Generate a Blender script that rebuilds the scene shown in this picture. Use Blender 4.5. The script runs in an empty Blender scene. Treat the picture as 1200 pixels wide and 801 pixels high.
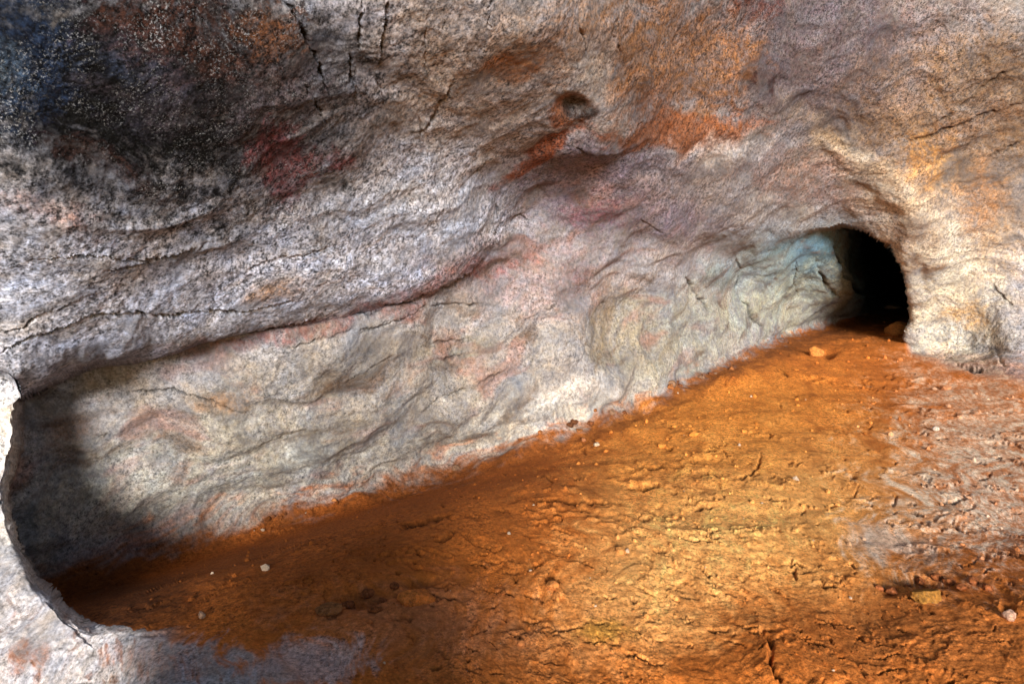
import bpy, bmesh, math, random
import numpy as np
from mathutils import Vector, Matrix

random.seed(7)
rng = np.random.default_rng(7)
scene = bpy.context.scene
COL = scene.collection

# ------------------------------------------------------------------ camera
W, H, F = 1200.0, 801.0, 782.0
CAM = np.array([0.0, 0.0, 1.4])
PITCH = math.atan((400.5 - 290.0) / F)
cp, sp = math.cos(PITCH), math.sin(PITCH)
cam_d = bpy.data.cameras.new('camera')
cam_d.sensor_width = 36.0
cam_d.lens = 36.0 * F / W
cam_d.clip_start = 0.05
cam_d.clip_end = 2000
cam = bpy.data.objects.new('camera', cam_d)
cam.location = CAM
cam.rotation_euler = (math.pi / 2 - PITCH, 0, 0)
COL.objects.link(cam)
scene.camera = cam


def ray(px, py):
    """direction of unit depth for survey coordinates px, py"""
    a = (px - 600.0) / F
    b = -(py - 400.5) / F
    return np.stack([a, cp + sp * b, -sp + cp * b], -1)


# ------------------------------------------------------------------ noise
def _h(ix, iy, iz, s):
    h = (ix.astype(np.uint32) * np.uint32(374761393) + iy.astype(np.uint32) * np.uint32(668265263)
         + iz.astype(np.uint32) * np.uint32(2147483647) + np.uint32(s * 974711 + 13))
    h = (h ^ (h >> np.uint32(13))) * np.uint32(1274126177)
    h = (h ^ (h >> np.uint32(16))) * np.uint32(2246822519)
    return h ^ (h >> np.uint32(15))


_G = rng.normal(size=(256, 3)).astype(np.float32)
_G /= np.linalg.norm(_G, axis=1)[:, None]


def noise(p, s=0):
    p = p.astype(np.float32)
    f = np.floor(p)
    i = f.astype(np.int64) + 100000
    t = p - f
    w = t * t * t * (t * (t * 6 - 15) + 10)
    out = np.zeros(p.shape[:-1], np.float32)
    for dx in (0, 1):
        for dy in (0, 1):
            for dz in (0, 1):
                g = _G[(_h(i[..., 0] + dx, i[..., 1] + dy, i[..., 2] + dz, s) & np.uint32(255))]
                d = (g[..., 0] * (t[..., 0] - dx) + g[..., 1] * (t[..., 1] - dy) + g[..., 2] * (t[..., 2] - dz))
                wx = w[..., 0] if dx else 1 - w[..., 0]
                wy = w[..., 1] if dy else 1 - w[..., 1]
                wz = w[..., 2] if dz else 1 - w[..., 2]
                out += d * wx * wy * wz
    return out * 1.55


def fbm(p, octv=4, s=0, gain=0.5, lac=2.07):
    o = np.zeros(p.shape[:-1], np.float32)
    a, t = 1.0, 0.0
    for k in range(octv):
        o += a * noise(p, s + k * 17)
        t += a
        a *= gain
        p = p * lac
    return o / t * 1.4


def ss(a, b, x):
    t = np.clip((x - a) / (b - a), 0, 1)
    return t * t * (3 - 2 * t)


def lerp(a, b, t):
    return a + (b - a) * t


# ------------------------------------------------------------------ survey helpers
def tps(pts):
    """thin plate spline through survey points (x, y, value)"""
    P = np.array([(p[0] / 300.0, p[1] / 300.0) for p in pts])
    v = np.log(np.array([p[2] for p in pts], float))
    n = len(P)

    def U(r2):
        return 0.5 * r2 * np.log(np.maximum(r2, 1e-12))
    K = U(((P[:, None] - P[None]) ** 2).sum(-1)) + np.eye(n) * 0.01
    A = np.zeros((n + 3, n + 3))
    A[:n, :n] = K
    A[:n, n] = 1; A[:n, n + 1:] = P
    A[n, :n] = 1; A[n + 1:, :n] = P.T
    c = np.linalg.solve(A, np.r_[v, 0, 0, 0])

    def ev(x, y):
        x = x / 300.0; y = y / 300.0
        o = c[n] + c[n + 1] * x + c[n + 2] * y
        for k in range(n):
            o = o + c[k] * U((x - P[k, 0]) ** 2 + (y - P[k, 1]) ** 2)
        return np.exp(np.clip(o, math.log(0.6), math.log(30)))
    return ev


def polydist(x, y, pts, vals=None):
    """distance to an open polyline, the value carried along it and the position along it (0..1)"""
    best = np.full(x.shape, 1e9, np.float64)
    bv = np.zeros(x.shape)
    n = len(pts) - 1
    for k in range(n):
        ax, ay = pts[k][:2]; bx, by = pts[k + 1][:2]
        dx, dy = bx - ax, by - ay
        t = np.clip(((x - ax) * dx + (y - ay) * dy) / (dx * dx + dy * dy + 1e-9), 0, 1)
        d = (x - ax - t * dx) ** 2 + (y - ay - t * dy) ** 2
        m = d < best
        best = np.where(m, d, best)
        if vals is not None:
            bv = np.where(m, vals[k] + t * (vals[k + 1] - vals[k]), bv)
        else:
            bv = np.where(m, (k + t) / n, bv)
    return np.sqrt(best), bv


def inside(x, y, poly):
    r = np.zeros(x.shape, bool)
    n = len(poly)
    for k in range(n):
        ax, ay = poly[k][:2]; bx, by = poly[(k + 1) % n][:2]
        if ay == by:
            continue
        c = ((ay > y) != (by > y)) & (x < (bx - ax) * (y - ay) / (by - ay) + ax)
        r ^= c
    return r


def sdf(x, y, poly, vals):
    d, v = polydist(x, y, poly, vals)
    closed = poly + [poly[0]]
    return np.where(inside(x, y, closed), d, -d), v


# ------------------------------------------------------------------ survey grid of the chamber
STEP = 1.25


def axis(lo, a, b, hi):
    mid = np.arange(a, b + STEP, STEP)
    out, s = [], STEP
    v = mid[-1]
    while v < hi:
        s = min(s * 1.05, 60); v += s; out.append(v)
    pre, s = [], STEP
    v = mid[0]
    while v > lo:
        s = min(s * 1.05, 60); v -= s; pre.append(v)
    return np.r_[pre[::-1], mid, out]


gx = axis(-480, -16, 1216, 1700)
gy = axis(-380, -16, 817, 1250)
X, Y = np.meshgrid(gx, gy)
NY, NX = X.shape
# meander of every drawn line, so that no outline is a clean curve
rw = ray(X, Y) * 4.0
wobx = fbm(rw * 1.8, 4, 301) * 9 + fbm(rw * 9, 3, 303) * 3.0
woby = fbm(rw * 1.8, 4, 302) * 9 + fbm(rw * 9, 3, 304) * 3.0
XW, YW = X + wobx * 0.45, Y + woby * 0.45

# --- earth floor
D = ray(X, Y)
DIP = 0.52
floor_d = np.where(D[..., 2] < -0.004, -CAM[2] / np.minimum(D[..., 2], -0.004), 400.0)
floor_d = np.minimum(floor_d, 60.0)
for it in range(14):
    Pf = CAM + D * floor_d[..., None]
    xx, yy = Pf[..., 0], Pf[..., 1]
    td, tv = polydist(xx, yy, [(-4, 2.3), (-2.35, 3.68), (-1.2, 4.69), (-0.27, 5.4), (0.75, 5.9), (2.05, 7.3)], [1, 1, 1, 0.75, 0.3, 0.0])
    z = (0.05 * fbm(np.stack([xx * 0.5, yy * 0.5, xx * 0], -1), 3, 11)
         - DIP * np.exp(-(td / 0.95) ** 2) * tv
         + 0.12 * ss(4.2, 6.3, xx) * ss(3, 6, yy)
         + 0.16 * ss(1.2, 2.2, xx) * ss(3.2, 2.0, yy))
    den = np.minimum(D[..., 2], -0.02)
    floor_d = np.where(D[..., 2] < -0.02, lerp(floor_d, (z - CAM[2]) / den, 0.55), floor_d)
floor_d = np.clip(floor_d, 0.7, 60)

# --- back wall and tunnel
back_pts = [
    (-500, 300, 2.5), (-500, 800, 2.5), (-150, 450, 3.3), (-150, 650, 3.3),
    (20, 480, 3.5), (20, 600, 3.5), (60, 660, 3.78), (100, 440, 3.7), (100, 550, 3.78), (100, 668, 4.0),
    (250, 420, 3.85), (250, 540, 4.2), (250, 625, 4.5),
    (400, 300, 4.1), (400, 390, 4.25), (400, 500, 4.7), (400, 580, 5.05),
    (550, 240, 4.7), (550, 330, 5.1), (550, 450, 5.35), (560, 528, 5.65),
    (700, 200, 5.2), (700, 300, 5.8), (700, 400, 6.1), (690, 490, 5.9),
    (820, 220, 5.6), (820, 290, 7.0), (820, 360, 7.5), (815, 440, 7.3),
    (880, 260, 6.9), (880, 330, 8.9), (880, 410, 9.0),
    (930, 275, 8.5), (930, 330, 9.6), (930, 388, 10.8),
    (965, 272, 9.1), (970, 330, 10.1), (970, 375, 11.6),
    (1000, 280, 9.7), (1010, 330, 10.8), (1020, 358, 12.8),
    (1030, 290, 20.0), (1045, 330, 21.0), (1060, 350, 22.0), (1100, 330, 22.0), (1150, 300, 22.0),
    (1100, 250, 19.0), (1020, 240, 13.0), (1000, 200, 9.5), (1200, 300, 22.0), (900, 100, 6.0), (700, 0, 5.2), (400, 0, 4.4),
]
back_d = tps(back_pts)(XW, YW)
# the tunnel turns away behind the ribbed wall
tun = [(990, 240), (1002, 262), (1014, 290), (1024, 318), (1036, 340), (1048, 357), (1062, 366)]
tpoly = tun + [(1300, 366), (1300, 200)]
ts, _ = sdf(XW, YW, tpoly, [0] * len(tpoly))
back_d = np.where(ts > -5, lerp(back_d, np.maximum(back_d, 21.0), ss(-5, 26, ts)), back_d)
floor_lim = np.minimum(floor_d, 24)

# --- hanging roof and right flank
front_pts = [
    (-480, -380, 2.3), (-480, 200, 2.3), (-300, 0, 1.95), (-300, 350, 2.55), (-200, -380, 2.2),
    (0, 0, 1.9), (0, 220, 2.15), (0, 400, 2.6), (20, 465, 2.75),
    (120, 80, 2.1), (200, 200, 2.5), (100, 330, 2.65), (110, 425, 3.0), (230, 400, 3.5),
    (250, 0, 2.2), (300, 260, 3.1), (400, 372, 4.08), (400, 200, 3.15), (400, 0, 2.5),
    (520, 338, 4.6), (560, 300, 4.8), (590, 220, 4.7), (520, 180, 3.8), (550, 50, 3.0), (570, -150, 2.7), (570, -380, 2.9),
    (650, 130, 4.0), (650, 40, 3.3), (700, 180, 4.5), (740, 100, 4.4), (800, 20, 4.7), (830, 140, 5.5),
    (760, 240, 5.8), (850, 210, 6.2), (900, 250, 7.1), (930, 262, 7.9), (985, 250, 8.0),
    (900, 100, 5.8), (960, 150, 6.7), (1000, 185, 7.1), (1060, 235, 7.4),
    (1040, 258, 7.9), (1090, 290, 7.9), (1075, 340, 8.6), (1068, 395, 9.1), (1075, 430, 9.0),
    (1000, 60, 6.1), (1100, 60, 6.3), (1100, 150, 6.9), (1100, 220, 7.5), (1120, 300, 8.3), (1110, 400, 9.0), (1150, 420, 8.6),
    (1200, 40, 6.2), (1200, 160, 7.0), (1200, 300, 8.1), (1200, 420, 7.9), (1300, 200, 7.2), (1350, 320, 7.8), (1350, 450, 7.6),
    (1600, 200, 6.2), (1600, 700, 6.4), (1200, -200, 5.6), (900, -380, 4.6), (250, -380, 2.5), (1500, -380, 5.6),
    (1250, 600, 6.5), (1000, 500, 9.0),
]
front_d = tps(front_pts)(XW, YW)
lip = [(-1500, 520, 3), (-200, 480, 3), (0, 478, 3), (18, 474, 3), (35, 461, 3), (60, 447, 4), (95, 431, 4), (125, 421, 4), (160, 416, 4), (200, 410, 4), (250, 396, 5), (300, 386, 5),
       (350, 380, 6), (400, 373, 6), (450, 358, 8), (500, 345, 12), (545, 322, 16), (575, 292, 22), (590, 250, 40), (620, 200, 60), (690, 190, 70), (770, 215, 70), (840, 250, 60),
       (890, 268, 40), (925, 273, 16), (950, 269, 6), (985, 263, 4), (1015, 271, 3), (1040, 287, 3), (1056, 306, 3), (1065, 330, 3), (1068, 355, 3), (1068, 375, 3), (1062, 396, 4),
       (1070, 412, 12), (1110, 425, 16), (1200, 440, 18), (1400, 500, 60), (2700, 900, 60)]
fpoly = lip + [(2700, -1500, 50), (-1500, -1500, 50)]
fsd, fw = sdf(XW, YW, [p[:2] for p in fpoly], [p[2] for p in fpoly])
fm = ss(-0.75, 0.25, fsd / fw)
rad = np.clip(1 - fsd / 26.0, 0, 1)
front_r = front_d * (1 + 0.07 * (1 - np.sqrt(np.maximum(1 - rad ** 2, 0))) * ss(30, 6, fw) * lerp(1.0, 0.22, ss(860, 940, X)))
# small scarp on the right flank: the pale buttress stands in front of the brown alcove
scarp = [(930, 110), (955, 150), (972, 172), (985, 186), (1000, 194), (1022, 214), (1042, 232), (1060, 250), (1080, 268), (1100, 282)]
dsc, tsc = polydist(XW, YW, scarp)
side = np.zeros_like(X)
for k in range(len(scarp) - 1):
    pass
sline_x = np.interp(YW, [p[1] for p in scarp], [p[0] for p in scarp])
left_of = XW < sline_x
front_r = front_r * np.where(left_of, 1 + 0.005 * np.exp(-dsc / 40.0) * ss(0, 0.3, tsc) * ss(1, 0.6, tsc) * ss(0, 12, dsc), 1.0)

k = 0.03 * np.minimum(back_d, floor_lim)
h = np.clip(0.5 + 0.5 * (floor_lim - back_d) / (k * 4), 0, 1)
base_d = lerp(floor_lim, back_d, h) - k * 4 * h * (1 - h) * 0.5
dist = lerp(base_d, np.where(fsd > -fw, front_r, base_d), fm)
# right flank runs down into the earth floor
dist = np.where((X > 1040) & (Y > 380), np.minimum(dist, lerp(floor_lim, dist, ss(460, 400, Y))), dist)
is_floor = (floor_lim < back_d) & (fm < 0.5)

# --- near rock rim at the left
rim_pts = [(-480, 300, 2.7), (-480, 900, 2.2), (-200, 430, 2.9), (-200, 800, 2.4), (-40, 450, 3.05), (0, 450, 3.1), (0, 520, 3.1), (20, 480, 3.15), (0, 600, 3.0), (15, 640, 2.95), (40, 700, 2.68), (0, 760, 2.5),
           (100, 738, 2.5), (60, 790, 2.4), (150, 755, 2.42), (200, 760, 2.38), (140, 860, 2.2), (300, 790, 2.3), (0, 1000, 2.2), (300, 1000, 1.8)]
rim_d = tps(rim_pts)(XW, YW)
rim_d = lerp(rim_d, np.minimum(rim_d, floor_d), ss(110, 190, X))
rimp = [(-1500, 400, 4), (-300, 425, 5), (0, 441, 5), (10, 449, 5), (20, 462, 5), (26, 478, 5), (27, 500, 5), (25, 525, 5), (19, 552, 5), (12, 572, 5), (11, 580, 5), (15, 592, 5), (19, 612, 5), (25, 636, 5), (34, 660, 5),
        (46, 684, 5), (66, 703, 5), (92, 722, 5), (125, 736, 4), (155, 743, 5), (185, 745, 8), (230, 744, 18), (290, 760, 30), (340, 800, 40), (420, 1000, 60), (500, 1900, 60)]
rpoly = rimp + [(-1500, 1900, 30)]
rsd, rw_ = sdf(X + wobx * 0.35 + fbm(rw * 14, 3, 341) * 4, Y + woby * 0.35 + fbm(rw * 14, 3, 342) * 4, [p[:2] for p in rpoly], [p[2] for p in rpoly])
rm = ss(-0.75, 0.25, rsd / rw_)
radr = np.clip(1 - rsd / 14.0, 0, 1)
rim_r = np.minimum(rim_d * (1 + 0.05 * (1 - np.sqrt(np.maximum(1 - radr ** 2, 0)))), np.maximum(dist * 0.995, rim_d))
dist = lerp(dist, np.where(rsd > -rw_, rim_r, dist), rm)

# ------------------------------------------------------------------ first surface and its normals
P0 = CAM + D * dist[..., None]


def normals(P):
    du = np.gradient(P, axis=1)
    dv = np.gradient(P, axis=0)
    n = np.cross(du, dv)
    n /= np.linalg.norm(n, axis=-1)[..., None] + 1e-12
    back = (n * (P - CAM)).sum(-1) > 0
    n[back] *= -1
    return n


N0 = normals(P0)
# smooth the normals a little, so that relief near an edge does not fold over
for _ in range(6):
    N0[1:-1, 1:-1] = (N0[1:-1, 1:-1] * 2 + N0[:-2, 1:-1] + N0[2:, 1:-1] + N0[1:-1, :-2] + N0[1:-1, 2:]) / 6
N0 /= np.linalg.norm(N0, axis=-1)[..., None] + 1e-12

floorw = ss(0.0, 0.12, (back_d - floor_lim) / floor_lim) * (1 - fm) * (1 - rm)
px_m = dist / F * STEP
infr = ss(-120, -20, X) * ss(1320, 1220, X) * ss(-120, -20, Y) * ss(921, 821, Y)

# strata direction of the wall
along = np.array([0.64, 0.77, 0.05]); across = np.array([0.77, -0.64, 0.0])
Ps = np.stack([P0 @ along, P0 @ across, P0[..., 2] - 0.12 * (P0 @ along)], -1)
dep = np.clip(dist / 4.0, 0.45, 2.2)


row_m = np.linalg.norm(np.gradient(P0, axis=0), axis=-1)
px_m = np.where(floorw > 0.3, np.maximum(px_m, px_m ** 0.4 * np.minimum(row_m, 0.2) ** 0.6), px_m)


def oct_ok(scale):
    """fade a relief of this frequency where the grid cannot hold it"""
    return ss(0.7, 0.25, px_m * scale)


wq = np.stack([fbm(P0 * 1.3, 3, 41), fbm(P0 * 1.3, 3, 42), fbm(P0 * 1.3, 3, 43)], -1)
Pw = P0 + wq * 0.25
Psw = Ps + wq * 0.22
rock = 0.055 * fbm(P0 * 0.9 / 1.0, 3, 51) * np.sqrt(dep)
bulge = fbm(Psw * np.array([0.9, 1.4, 1.7]), 3, 55)
notun = lerp(0.35, 1.0, ss(860, 740, X))
rock += 0.075 * notun * bulge * (1 - fm) * (1 - rm) * np.sqrt(dep)
rock += 0.024 * notun * (1 - np.abs(noise(Psw * np.array([0.8, 1.3, 2.6]), 57)) * 2) * (1 - fm) * (1 - rm) * np.sqrt(dep)
rid = 1 - np.abs(noise(Psw * np.array([1.2, 2.0, 4.0]), 61)) * 2.2
rock += 0.014 * (0.55 + 0.45 * fm) * rid * np.sqrt(dep)
rid2 = 1 - np.abs(fbm(Psw * np.array([3.0, 6.0, 9.0]), 3, 63)) * 2.4
rock += 0.003 * rid2 * dep * oct_ok(9)
n3 = fbm(Pw * 9.0, 3, 71)
rock += 0.006 * np.where(n3 < 0, n3 * 1.6, n3) * dep * 0.5 * oct_ok(14)
rock += 0.0025 * fbm(Pw * 28.0, 2, 73) * oct_ok(40) * np.minimum(dep, 1.3)
rock += 0.0014 * fbm(Pw * 65.0, 2, 75) * oct_ok(80)

Pfl = P0.copy(); Pfl[..., 2] *= 0.5
q = np.stack([Pfl[..., 0] + wq[..., 0] * 0.12, Pfl[..., 1] + wq[..., 1] * 0.12, Pfl[..., 2] * 0], -1)
soil = 0.018 * fbm(q * 2.2, 4, 81)
for sc_, am, sd in ((4.0, 0.009, 83), (11.0, 0.011, 85), (26.0, 0.006, 87)):
    qq = q * np.array([sc_, sc_, 1])
    nn = fbm(qq, 3, sd, 0.55)
    gate = ss(0.12, 0.5, fbm(q * sc_ * 0.3, 2, sd + 1))
    soil += 0.8 * am * ss(0.02, 0.10, nn) * gate * oct_ok(sc_ * 2.2) * np.clip(dist / 3.0, 0.7, 2.0)
soil += 0.0032 * fbm(q * 30.0, 3, 91) * oct_ok(45)
soil += 0.002 * fbm(q * 75.0, 2, 93) * oct_ok(90)
graze = np.abs((N0 * (P0 - CAM)).sum(-1)) / (np.linalg.norm(P0 - CAM, axis=-1) + 1e-9)
soil *= ss(0.03, 0.16, graze)
rel = lerp(rock, soil, floorw)

# --- cracks and hollows (survey lines; width and depth in survey units, cut into the rock)
cracks = [
    # under-roof joints, left
    ([(0, 415), (18, 404), (40, 396), (62, 392), (95, 375), (125, 366), (150, 362), (185, 365), (215, 361), (240, 357), (270, 360), (310, 354), (350, 350)], 3.0, 0.030),
    ([(0, 392), (25, 383), (45, 370), (60, 363)], 2.2, 0.012),
    ([(60, 368), (85, 352), (110, 340)], 1.8, 0.008),
    ([(30, 304), (80, 298), (120, 297), (135, 302), (165, 303), (200, 296), (225, 288), (243, 281)], 2.4, 0.016),
    ([(115, 316), (150, 311), (180, 303)], 1.8, 0.010),
    ([(280, 314), (310, 303), (350, 297), (400, 290)], 2.2, 0.012),
    ([(238, 400), (255, 390), (300, 385), (340, 377), (378, 370)], 3.0, 0.016),
    ([(335, 405), (358, 398), (380, 391), (400, 386), (430, 382), (455, 372)], 2.2, 0.014),
    ([(150, 456), (180, 455), (205, 453), (232, 462), (262, 474), (298, 484)], 2.4, 0.016),
    ([(98, 508), (120, 509), (150, 509)], 1.8, 0.006),
    # top centre joints
    ([(330, -10), (345, 15), (358, 40), (365, 60), (378, 85), (385, 110)], 3.9, 0.031),
    ([(357, 95), (372, 125), (388, 150)], 2.4, 0.012),
    ([(460, -10), (455, 20), (449, 50), (450, 62), (448, 86)], 4.4, 0.044),
    ([(428, -10), (424, 30), (421, 60)], 2.9, 0.017),
    ([(410, 60), (413, 95), (420, 122)], 2.9, 0.017),
    ([(443, 98), (452, 112), (452, 130)], 2.0, 0.008),
    ([(503, 20), (502, 60), (504, 90)], 1.6, 0.006),
    ([(530, 98), (518, 122), (508, 145), (496, 158), (494, 140)], 2.6, 0.016),
    ([(574, -5), (572, 20), (575, 35)], 1.8, 0.008),
    ([(672, 30), (680, 48), (688, 66)], 2.2, 0.010),
    ([(720, 10), (712, 40), (725, 60)], 1.8, 0.008),
    ([(545, 205), (560, 192), (570, 180)], 2.0, 0.010),
    # purple hollow
    ([(585, 225), (578, 240), (584, 258), (580, 275), (572, 290)], 2.4, 0.02),
    ([(600, 262), (615, 258), (630, 266)], 2.2, 0.014),
    ([(728, 178), (740, 160), (752, 143)], 2.8, 0.022),
    ([(678, 176), (690, 183), (704, 186)], 2.0, 0.010),
    ([(748, 255), (760, 266), (775, 272)], 2.0, 0.010),
    # wall
    ([(400, 372), (430, 368), (470, 352), (510, 340), (540, 322), (565, 300)], 3.2, 0.022),
    ([(415, 389), (440, 380), (460, 372), (490, 358), (540, 356), (580, 355)], 2.2, 0.014),
    ([(505, 402), (530, 402), (545, 401)], 2.6, 0.014),
    ([(515, 422), (530, 422), (544, 418)], 2.6, 0.014),
    ([(482, 478), (510, 465), (545, 453), (575, 440), (592, 430)], 2.6, 0.016),
    ([(400, 455), (418, 436), (440, 422), (456, 412)], 2.2, 0.010),
    ([(668, 430), (680, 405), (684, 385), (700, 362), (722, 350)], 3.0, 0.030),
    ([(600, 372), (620, 366), (640, 352)], 2.0, 0.010),
    ([(800, 322), (812, 334), (822, 346), (831, 364)], 4.2, 0.06),
    ([(866, 343), (874, 358), (880, 374), (895, 392)], 3.0, 0.04),
    ([(862, 300), (870, 318), (866, 343)], 1.8, 0.015),
    # ribs inside the tunnel mouth
    ([(958, 300), (960, 318), (970, 335), (985, 350)], 3.2, 0.07),
    ([(975, 272), (975, 295), (985, 318), (1005, 340), (1030, 354)], 3.4, 0.09),
    ([(935, 300), (930, 325), (938, 350)], 2.2, 0.03),
    # right flank
    ([(1056, 168), (1090, 158), (1120, 150), (1150, 138), (1200, 126)], 4.0, 0.022),
    ([(1080, 150), (1120, 130), (1150, 105), (1175, 86), (1200, 80)], 3.4, 0.018),
    ([(1160, 186), (1180, 178), (1200, 168)], 3.0, 0.014),
    ([(1118, 428), (1135, 431), (1150, 432)], 3.4, 0.04),
    ([(1168, 404), (1172, 418), (1176, 432)], 3.0, 0.03),
    ([(1160, 330), (1180, 350), (1200, 372)], 2.6, 0.02),
    ([(878, 742), (892, 740), (900, 748), (903, 764), (901, 780), (910, 792), (920, 806)], 5.0, 0.035),
    ([(620, 590), (650, 587), (690, 590), (720, 588)], 3.0, 0.016),
    ([(735, 570), (752, 568), (775, 567)], 4.5, 0.03),
    ([(740, 548), (780, 545), (820, 541)], 2.6, 0.014),
    ([(470, 620), (500, 613), (530, 607)], 3.0, 0.014),
    # near rim
    ([(55, 703), (75, 724), (90, 740), (108, 756)], 2.4, 0.010),
    ([(0, 585), (6, 583)], 3.0, 0.02),
]
r8 = np.random.default_rng(88)
for n_ in range(330):                         # short crescent cracks of the drying earth
    px, py = r8.uniform(450, 1190), 430 + 370 * r8.beta(1.3, 1.2)
    if py < np.interp(px, [330, 560, 700, 820, 1000], [610, 555, 510, 455, 390]) or (px < 480 and py > 740):
        continue
    L_ = r8.gamma(2.0, 8) * (0.5 + (py - 430) / 420)
    a_ = r8.normal(-0.05 if py < 600 else 0.35, 0.28)
    b_ = r8.normal(0, 0.35)
    cracks.append(([(px + L_ * (t - 0.5) * math.cos(a_ + b_ * t), py + 0.6 * L_ * (t - 0.5) * math.sin(a_ + b_ * t) + b_ * 4 * t * t) for t in np.linspace(0, 1, 5)],
                   r8.uniform(1.4, 3.0), r8.uniform(0.005, 0.016), 'earth'))
dirt = np.zeros_like(X)
cut = np.zeros_like(X)
lift = np.zeros_like(X)
fw3 = rw * 1.0
XC = X + wobx * 0.6 + fbm(rw * 22, 3, 331, 0.6) * 3.4
YC = Y + woby * 0.6 + fbm(rw * 22, 3, 332, 0.6) * 3.4
brk = ss(-0.45, 0.15, fbm(rw * 9, 3, 333))
thick = 0.55 + 0.9 * ss(-0.5, 0.6, fbm(rw * 6, 3, 321))
for crk in cracks:
    pts, w, d = crk[:3]
    lf = 0.08 if len(crk) > 3 else 0.55
    x0 = min(p[0] for p in pts) - 25; x1 = max(p[0] for p in pts) + 25
    y0 = min(p[1] for p in pts) - 25; y1 = max(p[1] for p in pts) + 25
    i0, i1 = np.searchsorted(gy, [y0, y1]); j0, j1 = np.searchsorted(gx, [x0, x1])
    if i1 <= i0 or j1 <= j0:
        continue
    sl = (slice(i0, i1), slice(j0, j1))
    dd, tt = polydist(XC[sl], YC[sl], pts)
    taper = np.minimum(1, np.minimum(tt, 1 - tt) * 5 + 0.15)
    ww = w * thick[sl] * (0.4 + 0.6 * taper)
    g = np.exp(-(dd / (ww * 0.55)) ** 2) * taper * (0.25 + 0.75 * brk[sl])
    # one lip of the joint stands a little proud of the other
    lx = np.interp(XC[sl], sorted(p[0] for p in pts), [p[1] for p in sorted(pts)]) if abs(pts[-1][0] - pts[0][0]) > abs(pts[-1][1] - pts[0][1]) else None
    if lx is not None:
        sgn = ss(2.5, -2.5, YC[sl] - lx)
    else:
        sp_ = sorted(pts, key=lambda p: p[1])
        sgn = ss(2.5, -2.5, XC[sl] - np.interp(YC[sl], [p[1] for p in sp_], [p[0] for p in sp_]))
    lift[sl] += sgn * np.exp(-dd / 11.0) * ss(25, 12, dd) * taper * d * lf
    cut[sl] = np.maximum(cut[sl], g * d)
    dirt[sl] = np.maximum(dirt[sl], g * min(1, d / 0.014))
rel = rel - cut * 1.5 + lift


def dent(cx, cy, rx, ry, rot, depth, pw=2.0):
    c, s = math.cos(math.radians(rot)), math.sin(math.radians(rot))
    u = ((X - cx + wobx * 0.5) * c + (Y - cy + woby * 0.5) * s) / rx
    v = (-(X - cx + wobx * 0.5) * s + (Y - cy + woby * 0.5) * c) / ry
    return depth * np.exp(-(u * u + v * v) ** (pw / 2))


# hollows (+) and bulges (-)
rel = rel - (dent(668, 122, 19, 13, 12, 0.055, 4) + dent(668, 124, 9, 8, 0, 0.03) + dent(640, 170, 46, 9, -28, 0.035)
             + dent(690, 215, 80, 40, 10, 0.05) + dent(738, 396, 52, 44, 30, 0.10, 3) + dent(875, 96, 6, 11, 0, 0.03, 4) + dent(913, 98, 8, 13, 0, 0.04, 4)
             + dent(825, 300, 25, 12, -10, 0.05) + dent(1080, 322, 10, 16, 0, 0.06) + dent(527, 410, 26, 16, 0, 0.03)
             - dent(540, 480, 70, 30, -20, 0.06) - dent(620, 400, 60, 35, -10, 0.05) - dent(300, 330, 120, 30, -8, 0.04)
             - dent(1130, 350, 34, 70, 8, 0.08) - dent(1180, 380, 22, 60, -5, 0.06)
             - dent(520, 255, 60, 40, 20, 0.05) + dent(330, 190, 26, 34, -20, 0.03) - dent(900, 330, 26, 40, 10, 0.1)
             + dent(870, 330, 14, 40, 0, 0.08) + dent(120, 150, 160, 70, 25, 0.06))
# floor gashes
for cx, cy, rx, ry, rot, d in ((492, 686, 18, 7, -8, 0.035), (425, 700, 30, 10, -10, 0.03), (1085, 682, 32, 6, 8, 0.03), 
                               (645, 680, 8, 6, 0, 0.03), (752, 568, 12, 4, 0, 0.035), (970, 412, 8, 5, 0, 0.06), (1060, 680, 20, 6, 15, 0.03), (1040, 690, 14, 6, 20, 0.025), (1180, 712, 9, 6, 0, 0.02)):
    g = dent(cx, cy, rx, ry, rot, 1.0, 3)
    rel = rel - g * d
    dirt = np.maximum(dirt, g * 0.35 * floorw)
rel = rel * (0.25 + 0.75 * infr)
P1 = P0 + N0 * rel[..., None]

# ------------------------------------------------------------------ stains and colours of rock and earth
def lin(c):
    c = np.array(c, float) / 255.0
    return np.where(c <= 0.04045, c / 12.92, ((c + 0.055) / 1.055) ** 2.4)


nb1 = fbm(Pw * 2.5 / np.clip(dep, 0.5, 2)[..., None], 5, 201, 0.6)
nb2 = fbm(Pw * 7.0 / np.clip(dep, 0.5, 2)[..., None], 5, 202, 0.62)
nb3 = fbm(Pw * 16.0 / np.clip(dep, 0.5, 2)[..., None], 4, 203, 0.65)
nb4 = fbm(Pw * 45.0 / np.clip(dep, 0.5, 2)[..., None], 3, 204, 0.7)
grain = 0.45 + 0.55 * ss(-0.35, 0.3, nb3 * 0.6 + nb4 * 0.8)
wx = fbm(P0 * 2.2, 4, 211) * 26 + wobx
wy = fbm(P0 * 2.2, 4, 212) * 20 + woby
XB, YB = X + wx, Y + wy
tint = np.empty(X.shape + (3,))
tint[:] = lin((156, 152, 154))
speck = np.full(X.shape, 0.55)


def blob(cx, cy, rx, ry, rot=0, soft=0.5, rag=0.5):
    c, s = math.cos(math.radians(rot)), math.sin(math.radians(rot))
    u = ((XB - cx) * c + (YB - cy) * s) / rx
    v = (-(XB - cx) * s + (YB - cy) * c) / ry
    r = np.sqrt(u * u + v * v)
    return ss(1 + soft, 1 - soft, r - rag * (nb2 * 0.7 + nb3 * 0.5))


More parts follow.
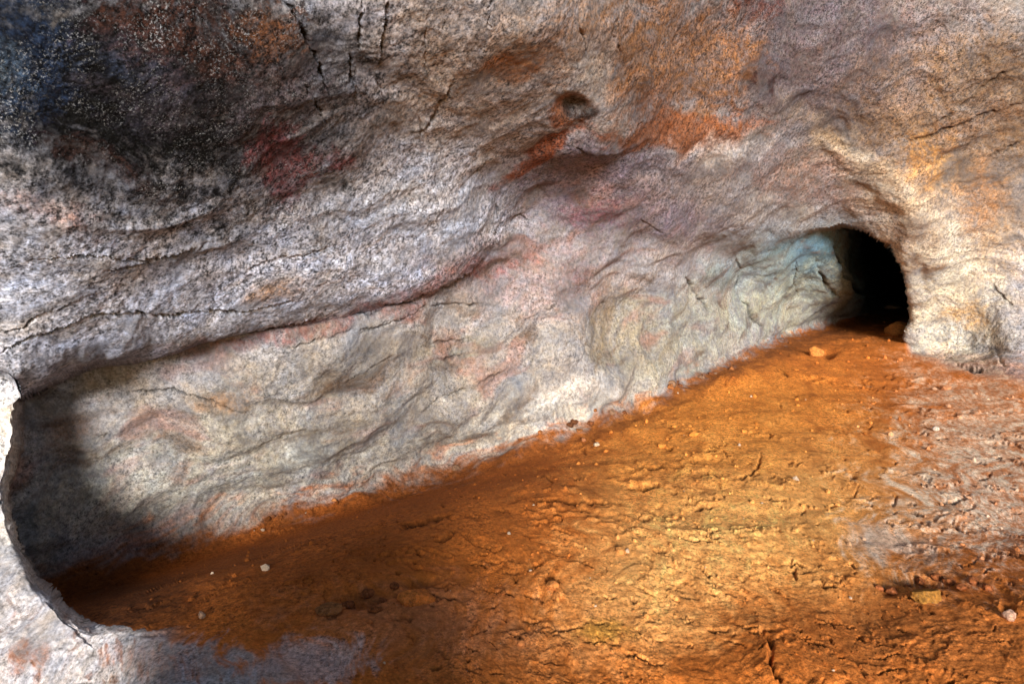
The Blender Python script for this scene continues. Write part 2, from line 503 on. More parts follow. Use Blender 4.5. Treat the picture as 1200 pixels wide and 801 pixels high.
def paint(col, m, a=1.0, gr=1.0):
    global tint
    m = np.clip(np.clip(m * a, 0, 1) * lerp(1.0, grain, gr), 0, 1)[..., None]
    tint = tint * (1 - m) + lin(col) * m


# broad zones
paint((182, 184, 196), blob(230, 330, 340, 110, -8, 0.6), 0.8)      # pale lavender rock of the hanging roof
paint((174, 156, 142), blob(560, 90, 170, 130, 0, 0.6), 0.85)       # pinkish beige centre
paint((200, 204, 212), blob(490, 230, 110, 70, -15, 0.6), 0.6)
paint((188, 180, 182), blob(400, 60, 60, 90, 0, 0.5), 0.7)
paint((88, 73, 77), blob(960, 60, 220, 110, 5, 0.6), 0.95, 0.4)       # purple brown right roof
paint((104, 92, 104), blob(730, 225, 150, 60, 8, 0.5), 0.95, 0.5)        # purple hollow
paint((116, 92, 68), blob(1150, 140, 160, 110, -15, 0.5), 0.9, 0.5)     # tan right
paint((168, 148, 126), blob(1120, 280, 110, 70, 20, 0.6), 0.9)
paint((180, 166, 146), blob(1040, 225, 110, 20, 44, 0.7), 0.9, 0.4)       # pale buttress edge
paint((180, 172, 154), blob(1110, 365, 60, 80, 0, 0.5), 0.9)
paint((142, 135, 126), blob(400, 470, 330, 90, -14, 0.6) * (1 - fm), 0.9)
paint((190, 184, 172), blob(560, 520, 260, 36, -19, 0.6), 0.8)      # pale foot of the wall
paint((156, 155, 146), blob(200, 560, 170, 60, -8, 0.6) * (1 - rm), 0.6)
paint((160, 161, 148), blob(800, 390, 80, 50, -25, 0.6), 0.8)
paint((140, 118, 118), blob(610, 320, 110, 42, 5, 0.5), 0.8)        # mauve band on the wall
paint((132, 122, 104), blob(735, 392, 48, 44, 10, 0.4), 0.75)
paint((150, 142, 132), blob(860, 230, 90, 24, 12, 0.5), 0.5)
paint((128, 104, 96), blob(930, 205, 90, 30, 14, 0.4), 0.85)
# cool daylight at the tunnel mouth, painted into the rock as a blue tint
blue = blob(940, 298, 90, 36, -12, 0.7, 0.6) * (1 - 0.65 * fm)
paint((132, 154, 164), blue, 0.95, 0.3)
paint((84, 118, 138), (1 - 0.65 * fm) * blob(972, 300, 52, 40, 20, 0.7, 0.6), 0.95, 0.3)
paint((172, 178, 160), blob(925, 350, 75, 32, -20, 0.5, 0.4), 0.75)
paint((96, 134, 160), (1 - fm) * ss(990, 1004, X) * ss(380, 340, Y), 0.9, 0.3)  # pale blue inside the tunnel, painted in for daylight that hardly reaches it
# soot and dark crust
m = blob(120, 105, 255, 130, 20, 0.5, 0.8)
paint((9, 9, 13), m, 1.0, 0.0); soot = m * 0.93
m = blob(275, 70, 165, 105, 15, 0.5, 0.9)
paint((20, 16, 17), m, 0.92, 0.2); soot = np.maximum(soot, m * 0.8)
paint((38, 52, 74), blob(30, 70, 60, 80, 0, 0.5, 0.8), 0.45)
paint((60, 68, 84), blob(170, 80, 70, 26, 20, 0.5, 0.9), 0.5)
paint((80, 94, 106), blob(5, 90, 26, 24, 0, 0.9, 1.6), 0.5)
m = blob(120, 195, 70, 14, 25, 0.5, 0.8)
paint((62, 42, 36), m, 0.7)
m = blob(330, 110, 50, 60, 0, 0.6, 0.9)
paint((110, 96, 96), m, 0.5)
# rust stains
paint((56, 32, 22), blob(215, 40, 100, 44, 15, 0.5, 1.3), 0.75)
paint((110, 70, 42), blob(318, 35, 30, 30, 0, 0.5, 0.9), 0.7)
paint((100, 58, 58), blob(338, 195, 28, 42, -18, 0.4, 0.8), 1.0, 0.5)
paint((118, 66, 66), blob(398, 194, 22, 12, 0, 0.5, 0.7), 0.7)
paint((150, 104, 78), blob(50, 250, 60, 14, 15, 0.6, 0.9), 0.4)
paint((140, 120, 98), blob(230, 310, 90, 18, 0, 0.6, 0.9), 0.3)
paint((166, 120, 62), blob(318, 338, 34, 14, -10, 0.5, 0.8), 0.7)
paint((118, 66, 60), blob(330, 385, 130, 12, -12, 0.5, 0.7), 0.75)
paint((130, 84, 76), blob(500, 335, 90, 12, -25, 0.5, 0.6), 0.7)
paint((176, 112, 52), blob(610, 76, 44, 12, -22, 0.5, 0.7), 0.75)
paint((160, 116, 76), blob(700, 40, 90, 50, 10, 0.5, 0.9), 0.6)
paint((124, 86, 56), blob(790, 70, 90, 70, -5, 0.5, 0.9), 0.95, 0.6)
paint((140, 86, 52), blob(800, 155, 90, 22, -5, 0.3, 0.5), 1.0, 0.3)
paint((100, 62, 44), blob(765, 140, 40, 40, 0, 0.5, 0.7), 0.7)
paint((128, 72, 46), blob(632, 180, 56, 12, -33, 0.3, 0.5), 1.0, 0.2)
paint((130, 76, 42), blob(674, 124, 26, 17, 10, 0.3, 0.4), 1.0, 0.2)
paint((44, 26, 18), blob(686, 128, 15, 11, 0, 0.4, 0.4), 1.0, 0.2)
paint((196, 192, 186), blob(690, 85, 26, 34, 0, 0.6, 0.6), 0.5)
paint((200, 196, 194), blob(850, 178, 55, 18, -6, 0.5, 0.6), 0.6)
paint((64, 38, 34), blob(875, 96, 6, 11, 0, 0.3, 0.4), 0.9)
paint((60, 34, 32), blob(913, 98, 9, 13, 0, 0.3, 0.4), 0.9)
paint((84, 46, 38), blob(880, 5, 26, 12, 0, 0.5, 0.7), 0.8)
paint((118, 60, 66), blob(700, 245, 26, 16, 0, 0.6, 0.8), 0.5)
paint((98, 50, 54), blob(680, 325, 14, 14, 0, 0.6, 0.7), 0.6)
paint((150, 90, 84), blob(590, 312, 40, 8, -10, 0.6, 0.7), 0.6)
paint((176, 128, 70), blob(1085, 190, 30, 30, 0, 0.6, 0.9), 0.7)
paint((150, 100, 54), blob(1150, 235, 26, 34, 0, 0.6, 0.9), 0.6)
paint((98, 70, 50), blob(1150, 140, 70, 10, -14, 0.5, 0.9), 0.7)
paint((92, 68, 52), blob(1165, 96, 60, 9, -28, 0.5, 0.9), 0.6)
paint((118, 84, 56), blob(1080, 315, 14, 9, 0, 0.4, 0.6), 0.8)
paint((126, 106, 84), blob(1082, 330, 12, 8, 0, 0.4, 0.6), 0.7)
paint((176, 136, 86), blob(1132, 365, 20, 18, 0, 0.5, 0.8), 0.75)
paint((96, 72, 62), blob(1070, 470 - 200, 20, 16, 0, 0.5, 0.7), 0.5)
paint((84, 86, 76), blob(925, 335, 8, 14, 0, 0.5, 0.8), 0.6)
paint((96, 96, 86), blob(850, 322, 22, 9, 0, 0.5, 0.8), 0.6)
paint((128, 124, 110), blob(525, 410, 40, 20, 0, 0.5, 0.8), 0.5)
paint((120, 82, 66), blob(80, 490, 30, 14, 0, 0.5, 0.8), 0.5)
paint((160, 116, 80), blob(255, 478, 30, 12, 0, 0.6, 0.9), 0.5)
paint((120, 90, 76), blob(215, 547, 12, 6, 0, 0.5, 0.6), 0.6)
paint((196, 190, 186), blob(680, 452, 46, 13, -6, 0.6, 0.7), 0.8)
paint((186, 183, 174), blob(350, 530, 26, 24, 0, 0.6, 0.7), 0.6)
paint((214, 210, 204), blob(5, 530, 70, 110, 0, 0.6, 0.3) * rm, 0.95)
paint((196, 192, 196), blob(60, 740, 130, 80, 0, 0.8, 0.6) * rm, 0.8)
paint((140, 126, 122), ss(0.05, 0.5, nb2 + 0.5 * nb3) * rm, 0.8, 0.4)
paint((108, 72, 54), ss(0.25, 0.6, nb3 + 0.4 * nb1) * rm * ss(640, 740, Y), 0.7, 0.4)
paint((120, 70, 38), blob(20, 765, 14, 18, 0, 0.4, 0.7) * rm, 0.8)
paint((132, 82, 48), blob(46, 762, 9, 18, 0, 0.4, 0.7) * rm, 0.7)
paint((132, 88, 66), blob(190, 772, 60, 18, 5, 0.6, 1.0), 0.6)
brn = ss(0.1, 0.6, fbm(Psw * np.array([1.6, 3.0, 5.0]), 4, 241, 0.6)) * (1 - fm) * (1 - rm)
paint((100, 80, 66), brn, 0.85, 0.6)
paint((146, 112, 104), ss(0.12, 0.55, fbm(Psw * np.array([1.1, 2.2, 3.6]), 4, 243, 0.6)) * (1 - fm) * (1 - rm) * ss(900, 780, X), 0.7, 0.5)
drk = ss(0.2, 0.6, fbm(Psw * np.array([1.2, 2.4, 4.0]), 4, 242, 0.6)) * fm
paint((104, 94, 100), drk, 0.35)
# general mottling of the rock
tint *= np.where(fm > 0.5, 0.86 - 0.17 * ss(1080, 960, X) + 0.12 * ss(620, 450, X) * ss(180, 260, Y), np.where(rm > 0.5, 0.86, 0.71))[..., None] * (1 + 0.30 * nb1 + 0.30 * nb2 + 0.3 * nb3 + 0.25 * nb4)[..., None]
warm = fbm(Pw * 4.0 / np.clip(dep, 0.5, 2)[..., None], 4, 221)
tint *= np.stack([1 + 0.13 * warm, 1 + 0.02 * warm, 1 - 0.15 * warm], -1)

foot = [(-300, 690), (60, 662), (100, 655), (200, 632), (260, 610), (330, 590), (400, 572), (450, 565), (530, 545), (600, 522), (700, 491), (760, 468), (820, 438), (880, 412), (940, 388), (1000, 371), (1045, 362), (1300, 362)]
foot_y = np.interp(X, [p[0] for p in foot], [p[1] for p in foot])
# ochre earth
earth = np.empty_like(tint); earth[:] = lin((200, 114, 48))


def epaint(col, m, a=1.0):
    global earth
    m = np.clip(m * a, 0, 1)[..., None]
    earth = earth * (1 - m) + lin(col) * m


epaint((250, 186, 108), blob(900, 600, 170, 90, 0, 0.8, 0.6), 0.7)  # pool of light on the floor, painted into the earth colour
epaint((250, 190, 116), blob(760, 690, 120, 70, -20, 0.8, 0.7), 0.5)  # nearer part of the painted light pool
epaint((216, 140, 58), blob(850, 500, 150, 60, -10, 0.8, 0.7), 0.6)
epaint((90, 45, 19), blob(330, 645, 250, 70, -14, 0.8, 0.6), 0.6)  # shadow band on the left floor, painted as darker earth
epaint((54, 30, 16), blob(110, 690, 110, 55, 25, 0.8, 0.7), 0.8)  # shade of the hollow behind the rim, painted into the earth
epaint((150, 92, 48), blob(1100, 750, 170, 60, 0, 0.8, 0.8), 0.55)  # light falling off towards the right corner, painted as browner earth
epaint((160, 98, 58), blob(560, 770, 130, 40, 0, 0.8, 0.9), 0.4)
epaint((168, 126, 44), blob(705, 745, 30, 14, 0, 0.6, 0.8), 0.6)
epaint((152, 112, 92), blob(480, 730, 120, 40, 0, 0.7, 1.2), 0.35)
epaint((212, 196, 176), blob(1150, 590, 90, 60, -10, 0.9, 1.6) * (0.4 + 0.6 * ss(-0.3, 0.4, nb4 + nb3)), 0.8)
epaint((214, 192, 166), blob(1150, 500, 80, 70, 0, 0.9, 1.6) * (0.4 + 0.6 * ss(-0.3, 0.4, nb4 + nb3)), 0.75)
epaint((200, 182, 166), blob(1040, 632, 50, 20, 10, 0.6, 1.1), 0.7)
epaint((176, 168, 168), blob(330, 780, 90, 26, -8, 0.6, 1.3), 0.7)
epaint((104, 60, 30), ss(30, 4, np.abs(Y - foot_y - 4) + 16 * nb2), 0.75)  # painted shade along the wall foot, where the sun strikes the earth head-on
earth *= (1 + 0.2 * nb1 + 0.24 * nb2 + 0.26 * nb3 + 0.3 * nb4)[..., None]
# soil creeps up the foot of the wall with a ragged edge
rag = np.interp(X, [100, 400, 700, 1000], [30, 28, 20, 6])
nbs = fbm(Psw * np.array([2.2, 6.0, 13.0]), 4, 231, 0.6)
soilm = ss(-0.8, 0.8, (Y - foot_y) / rag + 1.3 * nbs + 0.4 * nb3) * (1 - fm)
# the foot of the near rim: pale rock shows through thin earth
apron = ss(0.1, -1.0, rsd / np.maximum(rw_, 10) * 0.8 - 0.75 + 1.0 * nb2 + 0.6 * nb3)
soilm = soilm * np.where(rsd > -rw_, np.where(rw_ > 6, apron * ss(150, 230, X), 0), 1)
soilm = np.where((X > 1040) & (Y > 380) & (X < 1500), np.maximum(soilm, ss(405, 470, YB + 22 * nb2 + 10 * nb3) * ss(1020, 1060, X)), soilm)
soilm = np.clip(soilm, 0, 1)
tint *= lerp(np.ones(3), np.array([0.95, 1.0, 1.1]), (fm * ss(900, 600, X))[..., None])
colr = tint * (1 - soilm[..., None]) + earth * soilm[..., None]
colr *= (1 - 0.75 * np.clip(dirt, 0, 1))[..., None]
speckv = np.clip(0.62 + 0.2 * soot + 0.22 * blob(230, 260, 300, 70, 0, 0.8) - 0.25 * (1 - fm) - 0.1 * blob(1100, 300, 150, 120, 0, 0.8), 0, 1.2) * (1 - 0.02 * soilm) * np.clip(1 + 0.9 * nb1 + 0.5 * nb2, 0.35, 1.5)
colr = np.clip(colr, 0.004, 0.85)

# ------------------------------------------------------------------ materials
def new_mat(name):
    m = bpy.data.materials.new(name)
    m.use_nodes = True
    nt = m.node_tree
    nt.nodes.clear()
    return m, nt


def nd(nt, t, **kw):
    n = nt.nodes.new(t)
    for a, v in kw.items():
        setattr(n, a, v)
    return n


def rock_material(name, use_attr=True, col=(0.3, 0.27, 0.24), spk=0.5, bump=0.35):
    m, nt = new_mat(name)
    L = nt.links.new
    out = nd(nt, 'ShaderNodeOutputMaterial')
    bs = nd(nt, 'ShaderNodeBsdfPrincipled')
    bs.inputs['Roughness'].default_value = 0.97
    bs.inputs['Specular IOR Level'].default_value = 0.12
    L(bs.outputs[0], out.inputs[0])
    tc = nd(nt, 'ShaderNodeTexCoord')
    if use_attr:
        ca = nd(nt, 'ShaderNodeAttribute', attribute_name='rock_tint'); colo = ca.outputs['Color']
        sa = nd(nt, 'ShaderNodeAttribute', attribute_name='speckle'); spo = sa.outputs['Fac']
        ea = nd(nt, 'ShaderNodeAttribute', attribute_name='earth'); eao = ea.outputs['Fac']
    else:
        rg = nd(nt, 'ShaderNodeRGB'); rg.outputs[0].default_value = (*col, 1); colo = rg.outputs[0]
        va = nd(nt, 'ShaderNodeValue'); va.outputs[0].default_value = spk; spo = va.outputs[0]
        vb = nd(nt, 'ShaderNodeValue'); vb.outputs[0].default_value = 0.5; eao = vb.outputs[0]

    def noi(scale, det, rough, src=None):
        n = nd(nt, 'ShaderNodeTexNoise')
        n.inputs['Scale'].default_value = scale; n.inputs['Detail'].default_value = det; n.inputs['Roughness'].default_value = rough
        L(tc.outputs['Object'], n.inputs['Vector'])
        return n

    def math_(op, a, b, cl=False):
        n = nd(nt, 'ShaderNodeMath', operation=op, use_clamp=cl)
        for i, v in enumerate((a, b)):
            if v is None:
                continue
            if isinstance(v, (int, float)):
                n.inputs[i].default_value = v
            else:
                L(v, n.inputs[i])
        return n.outputs[0]

    def rng_(v, a, b, c, d):
        n = nd(nt, 'ShaderNodeMapRange')
        n.inputs[1].default_value = a; n.inputs[2].default_value = b; n.inputs[3].default_value = c; n.inputs[4].default_value = d
        L(v, n.inputs[0])
        return n.outputs[0]
    n1 = noi(34, 9, 0.82)
    n2 = noi(85, 6, 0.8)
    dark = rng_(n1.outputs['Fac'], 0.40, 0.58, -1.0, 1.0)
    fine = rng_(n2.outputs['Fac'], 0.39, 0.61, -1.0, 1.0)
    s = math_('ADD', math_('MULTIPLY', dark, 0.8), math_('MULTIPLY', fine, 0.7))
    s = math_('MULTIPLY', s, spo)
    # dark grains between the pale crystals
    gain = math_('MAXIMUM', math_('ADD', math_('MULTIPLY', s, 1.3), 1.0), 0.12)
    vm = nd(nt, 'ShaderNodeVectorMath', operation='SCALE')
    L(colo, vm.inputs[0]); L(gain, vm.inputs['Scale'])
    # scattered pale crystals
    n4 = noi(120, 4, 0.75)
    cr = math_('MULTIPLY', rng_(n4.outputs['Fac'], 0.54, 0.66, 0.0, 0.8), math_('MULTIPLY', spo, math_('SUBTRACT', 1.0, eao)), True)
    n5 = noi(7, 5, 0.65)
    cr = math_('MULTIPLY', cr, rng_(n5.outputs['Fac'], 0.42, 0.62, 0.05, 0.8), True)
    mx = nd(nt, 'ShaderNodeMix', data_type='RGBA')
    L(cr, mx.inputs['Factor']); L(vm.outputs[0], mx.inputs['A']); mx.inputs['B'].default_value = (0.50, 0.52, 0.56, 1)
    # hue drift grain by grain
    n3 = noi(18, 5, 0.7)
    hs = nd(nt, 'ShaderNodeMix', data_type='RGBA', blend_type='MULTIPLY')
    hs.inputs['Factor'].default_value = 0.55
    rp = nd(nt, 'ShaderNodeValToRGB')
    rp.color_ramp.elements[0].position = 0.32; rp.color_ramp.elements[0].color = (0.78, 0.86, 1.0, 1)
    rp.color_ramp.elements[1].position = 0.68; rp.color_ramp.elements[1].color = (1.0, 0.86, 0.70, 1)
    e = rp.color_ramp.elements.new(0.5); e.color = (1, 1, 1, 1)
    L(n3.outputs['Fac'], rp.inputs[0])
    L(mx.outputs['Result'], hs.inputs['A']); L(rp.outputs[0], hs.inputs['B'])
    L(hs.outputs['Result'], bs.inputs['Base Color'])
    bp = nd(nt, 'ShaderNodeBump'); L(math_('ADD', math_('MULTIPLY', eao, 0.25), bump), bp.inputs['Strength']); bp.inputs['Distance'].default_value = 0.02
    hsum = math_('ADD', n1.outputs['Fac'], math_('MULTIPLY', n2.outputs['Fac'], 0.5))
    L(hsum, bp.inputs['Height'])
    L(bp.outputs[0], bs.inputs['Normal'])
    return m


M_rock = rock_material('cave_rock', bump=0.35)

# ------------------------------------------------------------------ shell -> objects
NV = normals(P1)
lab = np.zeros((NY - 1, NX - 1), np.int8)          # 0 wall


def cen(a):
    return (a[:-1, :-1] + a[1:, :-1] + a[:-1, 1:] + a[1:, 1:]) / 4


cx_, cy_ = cen(X), cen(Y)
lab[cen(fm) > 0.5] = 1                              # roof
flank_edge = np.interp(cx_, [900, 960, 1000, 1060, 1200, 2700], [262, 240, 225, 215, 200, 0])
lab[(cen(fm) > 0.5) & (cx_ > 930) & (cy_ > flank_edge)] = 4   # right flank
lab[(cen(fm) <= 0.5) & (cx_ > 905) & (cy_ > 255)] = 3         # tunnel
lab[cen(soilm) > 0.5] = 2                           # floor
lab[cen(rm) > 0.5] = 5                              # near rim
lab[(cen(rm) > 0.5) & (cen(soilm) > 0.6) & (cx_ > 150)] = 2


def shell(name, idx, label, cat, kind=None):
    f = np.argwhere(lab == idx)
    i, j = f[:, 0], f[:, 1]
    q = np.stack([i * NX + j, (i + 1) * NX + j, (i + 1) * NX + j + 1, i * NX + j + 1], 1)
    u, inv = np.unique(q, return_inverse=True)
    inv = inv.reshape(q.shape)
    V = P1.reshape(-1, 3)[u]
    me = bpy.data.meshes.new(name)
    me.vertices.add(len(u)); me.vertices.foreach_set('co', V.astype(np.float32).ravel())
    me.loops.add(inv.size); me.loops.foreach_set('vertex_index', inv.astype(np.int32).ravel())
    me.polygons.add(len(inv)); me.polygons.foreach_set('loop_start', (np.arange(len(inv)) * 4).astype(np.int32))
    me.update(calc_edges=True)
    me.polygons.foreach_set('use_smooth', np.ones(len(inv), bool))
    a = me.attributes.new('rock_tint', 'FLOAT_COLOR', 'POINT')
    c4 = np.ones((len(u), 4), np.float32); c4[:, :3] = colr.reshape(-1, 3)[u]
    a.data.foreach_set('color', c4.ravel())
    a = me.attributes.new('speckle', 'FLOAT', 'POINT'); a.data.foreach_set('value', speckv.ravel()[u].astype(np.float32))
    a = me.attributes.new('earth', 'FLOAT', 'POINT'); a.data.foreach_set('value', soilm.ravel()[u].astype(np.float32))
    me.normals_split_custom_set_from_vertices(NV.reshape(-1, 3)[u].astype(np.float32))
    me.materials.append(M_rock)
    o = bpy.data.objects.new(name, me)
    COL.objects.link(o)
    o['label'] = label; o['category'] = cat
    if kind:
        o['kind'] = kind
    return o


shell('cave_wall', 0, 'pale grey speckled rock wall between the hanging ledge and the earth floor', 'cave wall', 'structure')
shell('cave_ceiling', 1, 'overhanging rock ceiling with black crust, rust stains and long cracks', 'cave ceiling', 'structure')
shell('cave_floor', 2, 'cracked ochre earth floor of the cave', 'ground', 'structure')
shell('tunnel_wall', 3, 'bluish ribbed rock wall leading into the dark tunnel', 'tunnel', 'structure')
shell('side_wall', 4, 'cream rock flank with draped folds beside the tunnel mouth', 'cave wall', 'structure')
shell('rock_spur', 5, 'pale whitish spur of rock curving around the dark hollow', 'rock')

# ------------------------------------------------------------------ loose stones and clods on the earth
def at(px, py):
    i = int(np.argmin(np.abs(gy - py))); j = int(np.argmin(np.abs(gx - px)))
    return P1[i, j], dist[i, j]


def stone_mesh(name, sx, sy, sz, seed, col, cuts=7, rough=0.16, sub=4, bump=0.5, spk=0.35):
    import bmesh
    r = np.random.default_rng(seed)
    bm = bmesh.new()
    bmesh.ops.create_icosphere(bm, subdivisions=sub, radius=1.0)
    V = np.array([v.co[:] for v in bm.verts])
    for _ in range(cuts):                       # broken facets
        n = r.normal(size=3); n /= np.linalg.norm(n)
        c = r.uniform(0.55, 0.85)
        d = V @ n - c
        V -= np.maximum(d, 0)[:, None] * n * 0.92
    V *= (1 + rough * fbm(V * 1.7 + seed, 4, seed) + 0.05 * fbm(V * 7 + seed, 2, seed + 3))[:, None]
    V *= np.array([sx, sy, sz])
    for v, c in zip(bm.verts, V):
        v.co = c
    me = bpy.data.meshes.new(name); bm.to_mesh(me); bm.free()
    for p in me.polygons:
        p.use_smooth = True
    key = (col, spk)
    if key not in stone_mats:
        stone_mats[key] = rock_material('stone_%d_%d_%d' % col, False, tuple(lin(col)), spk, bump)
    me.materials.append(stone_mats[key])
    return me


stone_mats = {}


def stone(kind, px, py, w, h, label, col, seed, rot=0.0, deep=1.0, sink=0.3, tilt=(0, 0), group=None, cat=None, cuts=7, spk=0.35):
    p, d = at(px, py)
    s = d / F
    sx, sz = w * s / 2, h * s / 2
    me = stone_mesh(kind, sx, sx * deep, sz, seed, col, cuts, sub=4 if w > 9 else 3, spk=spk)
    o = bpy.data.objects.new(kind, me); COL.objects.link(o)
    o.location = (p[0], p[1], p[2] + sz * (1 - 2 * sink))
    o.rotation_euler = (tilt[0], tilt[1], rot)
    o['label'] = label; o['category'] = cat or kind.split('_')[-1]
    if group:
        o['group'] = group
    return o


stone('flat_stone', 1087, 703, 38, 20, 'ochre yellow flat stone half sunk beside a row of dark clods', (146, 100, 44), 11, 0.2, 0.8, 0.36, (0.25, 0), cat='stone')
stone('pebble', 1181, 724, 17, 14, 'single pinkish white pebble lying on brown earth near the right corner', (180, 142, 120), 12, 0.4, 0.9, 0.2)
stone('earth_clod', 488, 703, 42, 24, 'large rounded orange clod below a dark hole in the earth', (178, 104, 48), 13, 0.1, 0.8, 0.42, cat='clod')
stone('flat_stone', 388, 719, 34, 13, 'low brown flat stone in front of the dark hollow', (132, 86, 50), 14, 0.1, 0.7, 0.3, cat='stone')
stone('pebble', 237, 722, 9, 10, 'tiny grey pebble in the deep shade behind the pale rim', (150, 120, 100), 15, 0, 0.9, 0.2)
stone('pebble', 699, 523, 9, 6, 'small white pebble at the edge of earth and pale wall', (190, 166, 140), 16, 0.3, 0.9, 0.2)
stone('pebble', 684, 518, 7, 6, 'small brown pebble just left of a white pebble by the wall foot', (150, 96, 60), 17, 0.3, 0.9, 0.2)
stone('earth_clod', 957, 416, 22, 17, 'pointed ochre clod before the tunnel mouth', (176, 112, 54), 18, 0.6, 0.8, 0.25, cat='clod', cuts=10)
stone('flat_stone', 1047, 362, 20, 6, 'pale flat stone at the far dark end of the tunnel floor', (200, 160, 130), 19, 0.1, 0.8, 0.2, cat='stone')
stone('rock', 1050, 392, 26, 24, 'tan hump of rock against the right side of the tunnel mouth', (176, 118, 62), 20, 0.4, 1.2, 0.35)
stone('pebble', 389, 592, 7, 5, 'tiny orange pebble where the brown earth meets the pale wall', (190, 130, 80), 21, 0.0, 0.9, 0.2)
stone('earth_clod', 648, 690, 16, 12, 'small round brown clod alone on smooth orange earth', (176, 110, 56), 23, 0.3, 0.9, 0.35, cat='clod')
stone('pebble', 1096, 505, 9, 7, 'white pebble on the pinkish earth below the right rock flank', (186, 168, 152), 26, 0.2, 0.9, 0.25)
for n_, (px, py, w, h) in enumerate([(1046, 690, 16, 11), (1063, 684, 15, 11), (1078, 677, 14, 9), (1098, 676, 15, 10), (1113, 681, 17, 12), (1126, 689, 14, 10), (1140, 682, 16, 11), (1158, 689, 14, 10), (1030, 686, 12, 8)]):
    stone('earth_clod', px, py, w, h, 'small dark brown clod in the row curving above the yellow stone', (140, 80, 44), 40 + n_, n_ * 0.7, 0.8, 0.35,
          group='dark clods above the yellow stone', cat='clod')
for n_, (px, py, w, h) in enumerate([(408, 704, 17, 12), (430, 694, 18, 11), (448, 703, 15, 10), (462, 690, 14, 9), (440, 716, 18, 10)]):
    stone('earth_clod', px, py, w, h, 'dark brown clod in the cluster left of the large orange clod', (120, 68, 36), 60 + n_, n_ * 0.9, 0.8, 0.35,
          group='dark clods left of the hole', cat='clod')

fx = [p[0] for p in foot]; fy = [p[1] for p in foot]
r9 = np.random.default_rng(99)
for n_ in range(22):
    px = r9.uniform(520, 860); w = r9.uniform(5, 15) * (1.15 - (px - 520) / 700)
    py = float(np.interp(px, fx, fy)) + r9.normal(4, 7)
    c_ = [(112, 66, 38), (140, 88, 50), (128, 98, 76), (92, 56, 34)][n_ % 4]
    stone('rock_chip', px, py, w, w * r9.uniform(0.5, 0.8), 'small broken chip of rock or earth in the line along the wall foot', c_, 200 + n_, r9.uniform(0, 6), r9.uniform(0.7, 1.1), 0.38,
          (r9.uniform(-0.3, 0.3), r9.uniform(-0.3, 0.3)), group='chips along the foot of the wall', cat='chip', cuts=11)

# an unseen light blocker added beside the viewer's feet, just outside the picture; it shades the floor on the left
bmm = bmesh.new()
bmesh.ops.create_icosphere(bmm, subdivisions=6, radius=1.0)
mv = np.array([v.co[:] for v in bmm.verts])
mv *= (1 + 0.12 * fbm(mv * 1.5, 4, 501) + 0.04 * fbm(mv * 6, 3, 502))[:, None]
for v, c in zip(bmm.verts, mv * np.array([0.74, 0.34, 1.06])):
    v.co = c
me = bpy.data.meshes.new('light_blocker'); bmm.to_mesh(me); bmm.free()
for p in me.polygons:
    p.use_smooth = True
me.materials.append(rock_material('light_blocker_mat', False, tuple(lin((150, 110, 74))), 0.4))
o = bpy.data.objects.new('light_blocker', me); COL.objects.link(o)
o.location = (-0.66, 0.35, -0.04); o.rotation_euler = (0, 0, 0.1)
o['kind'] = 'structure'; o['label'] = 'rounded hummock of earth and rock at the viewer\'s feet'; o['category'] = 'ground'

# crumbs of earth: more than anyone could count, one object
import bmesh
bmc = bmesh.new()
bmesh.ops.create_icosphere(bmc, subdivisions=1, radius=1.0)
cv = np.array([v.co[:] for v in bmc.verts]); cf = np.array([[v.index for v in f.verts] for f in bmc.faces])
bmc.free()
cand = np.argwhere((soilm > 0.75) & (rm < 0.2) & (X > -60) & (X < 1280) & (Y < 880) & (dist < 14))
pick = cand[rng.choice(len(cand), 9000)]
clump = fbm(P0 * 1.9, 3, 401)
pick = pick[clump[pick[:, 0], pick[:, 1]] + rng.normal(0, 0.25, len(pick)) > 0.12][:1500]
VV, FF, CC = [], [], []
for n_, (i, j) in enumerate(pick):
    r_ = dist[i, j] / F * rng.gamma(2.2, 0.62) * 0.9
    v = cv * rng.uniform(0.6, 1.3, 3) * (1 + rng.normal(0, 0.16, (len(cv), 1)))
    a_ = rng.uniform(0, 6.28)
    v = v @ np.array([[math.cos(a_), -math.sin(a_), 0], [math.sin(a_), math.cos(a_), 0], [0, 0, 1]]) * r_
    VV.append(v + P1[i, j] + np.array([0, 0, r_ * 0.25])); FF.append(cf + n_ * len(cv))
    c_ = colr[i, j] * rng.uniform(0.55, 1.0)
    if rng.random() < 0.03:
        c_ = lin((190, 165, 140)) * rng.uniform(0.7, 1)
    CC.append(np.tile(np.r_[c_, 1.0], (len(cv), 1)))
VV = np.concatenate(VV); FF = np.concatenate(FF); CC = np.concatenate(CC)
me = bpy.data.meshes.new('soil_crumbs')
me.from_pydata(VV.tolist(), [], FF.tolist())
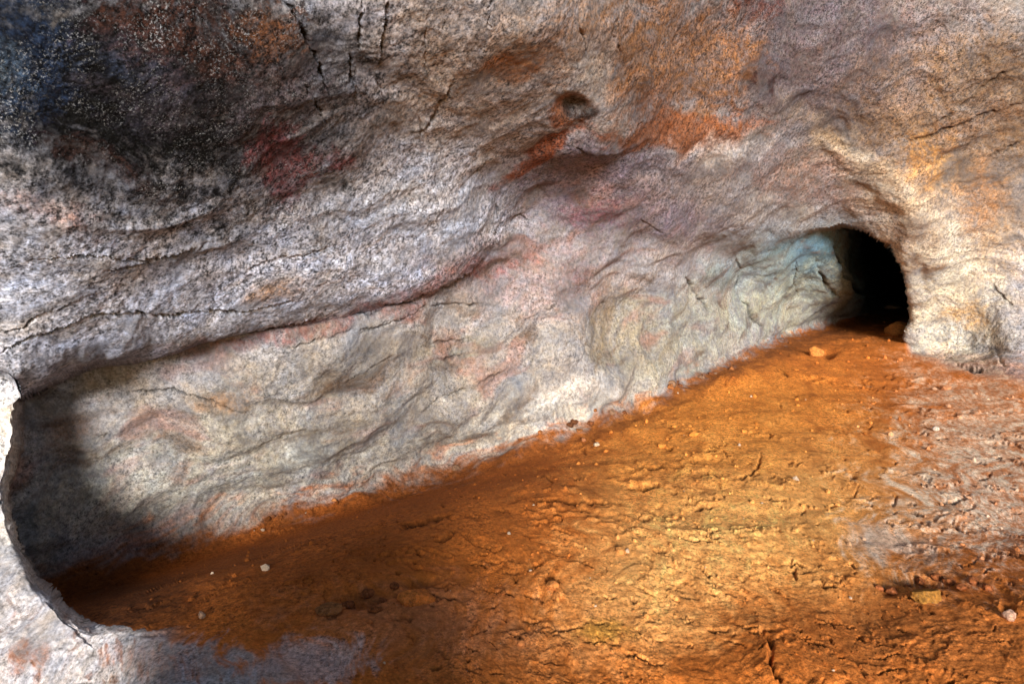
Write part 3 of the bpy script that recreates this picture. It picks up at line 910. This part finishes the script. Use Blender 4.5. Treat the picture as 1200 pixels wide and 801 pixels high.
a_ = me.attributes.new('rock_tint', 'FLOAT_COLOR', 'POINT'); a_.data.foreach_set('color', CC.astype(np.float32).ravel())
a_ = me.attributes.new('speckle', 'FLOAT', 'POINT'); a_.data.foreach_set('value', np.full(len(VV), 0.15, np.float32))
a_ = me.attributes.new('earth', 'FLOAT', 'POINT'); a_.data.foreach_set('value', np.ones(len(VV), np.float32))
me.materials.append(M_rock)
o = bpy.data.objects.new('soil_crumbs', me); COL.objects.link(o)
o['label'] = 'loose crumbs of ochre earth scattered over the cave floor'; o['category'] = 'soil crumbs'; o['kind'] = 'stuff'

# ------------------------------------------------------------------ light
world = bpy.data.worlds.new('World'); scene.world = world
world.use_nodes = True
wn = world.node_tree; wn.nodes.clear()
wo = wn.nodes.new('ShaderNodeOutputWorld'); bg = wn.nodes.new('ShaderNodeBackground'); sk = wn.nodes.new('ShaderNodeTexSky')
sk.sky_type = 'NISHITA'; sk.sun_disc = False
SUN_EL, SUN_AZ = 14.5, 179.0    # degrees; azimuth clockwise from +Y
sk.sun_elevation = math.radians(SUN_EL); sk.sun_rotation = math.radians(SUN_AZ)
bg.inputs['Strength'].default_value = 0.05
wn.links.new(sk.outputs[0], bg.inputs[0]); wn.links.new(bg.outputs[0], wo.inputs[0])
sd = bpy.data.lights.new('sun', 'SUN'); sd.energy = 3.2; sd.angle = math.radians(15); sd.color = (1.0, 0.965, 0.91)
so = bpy.data.objects.new('sun', sd); COL.objects.link(so)
el, az = math.radians(SUN_EL), math.radians(SUN_AZ)
to_sun = Vector((math.sin(az) * math.cos(el), math.cos(az) * math.cos(el), math.sin(el)))
so.rotation_euler = to_sun.to_track_quat('Z', 'Y').to_euler()

vs = scene.view_settings
vs.view_transform = 'Standard'; vs.look = 'None'; vs.gamma = 1.0; vs.exposure = 1.32
vs.use_curve_mapping = False
scene.cycles.use_denoising = True
scene.cycles.use_adaptive_sampling = False
scene.cycles.sample_clamp_indirect = 1.5
scene.cycles.max_bounces = 6
scene.cycles.diffuse_bounces = 5
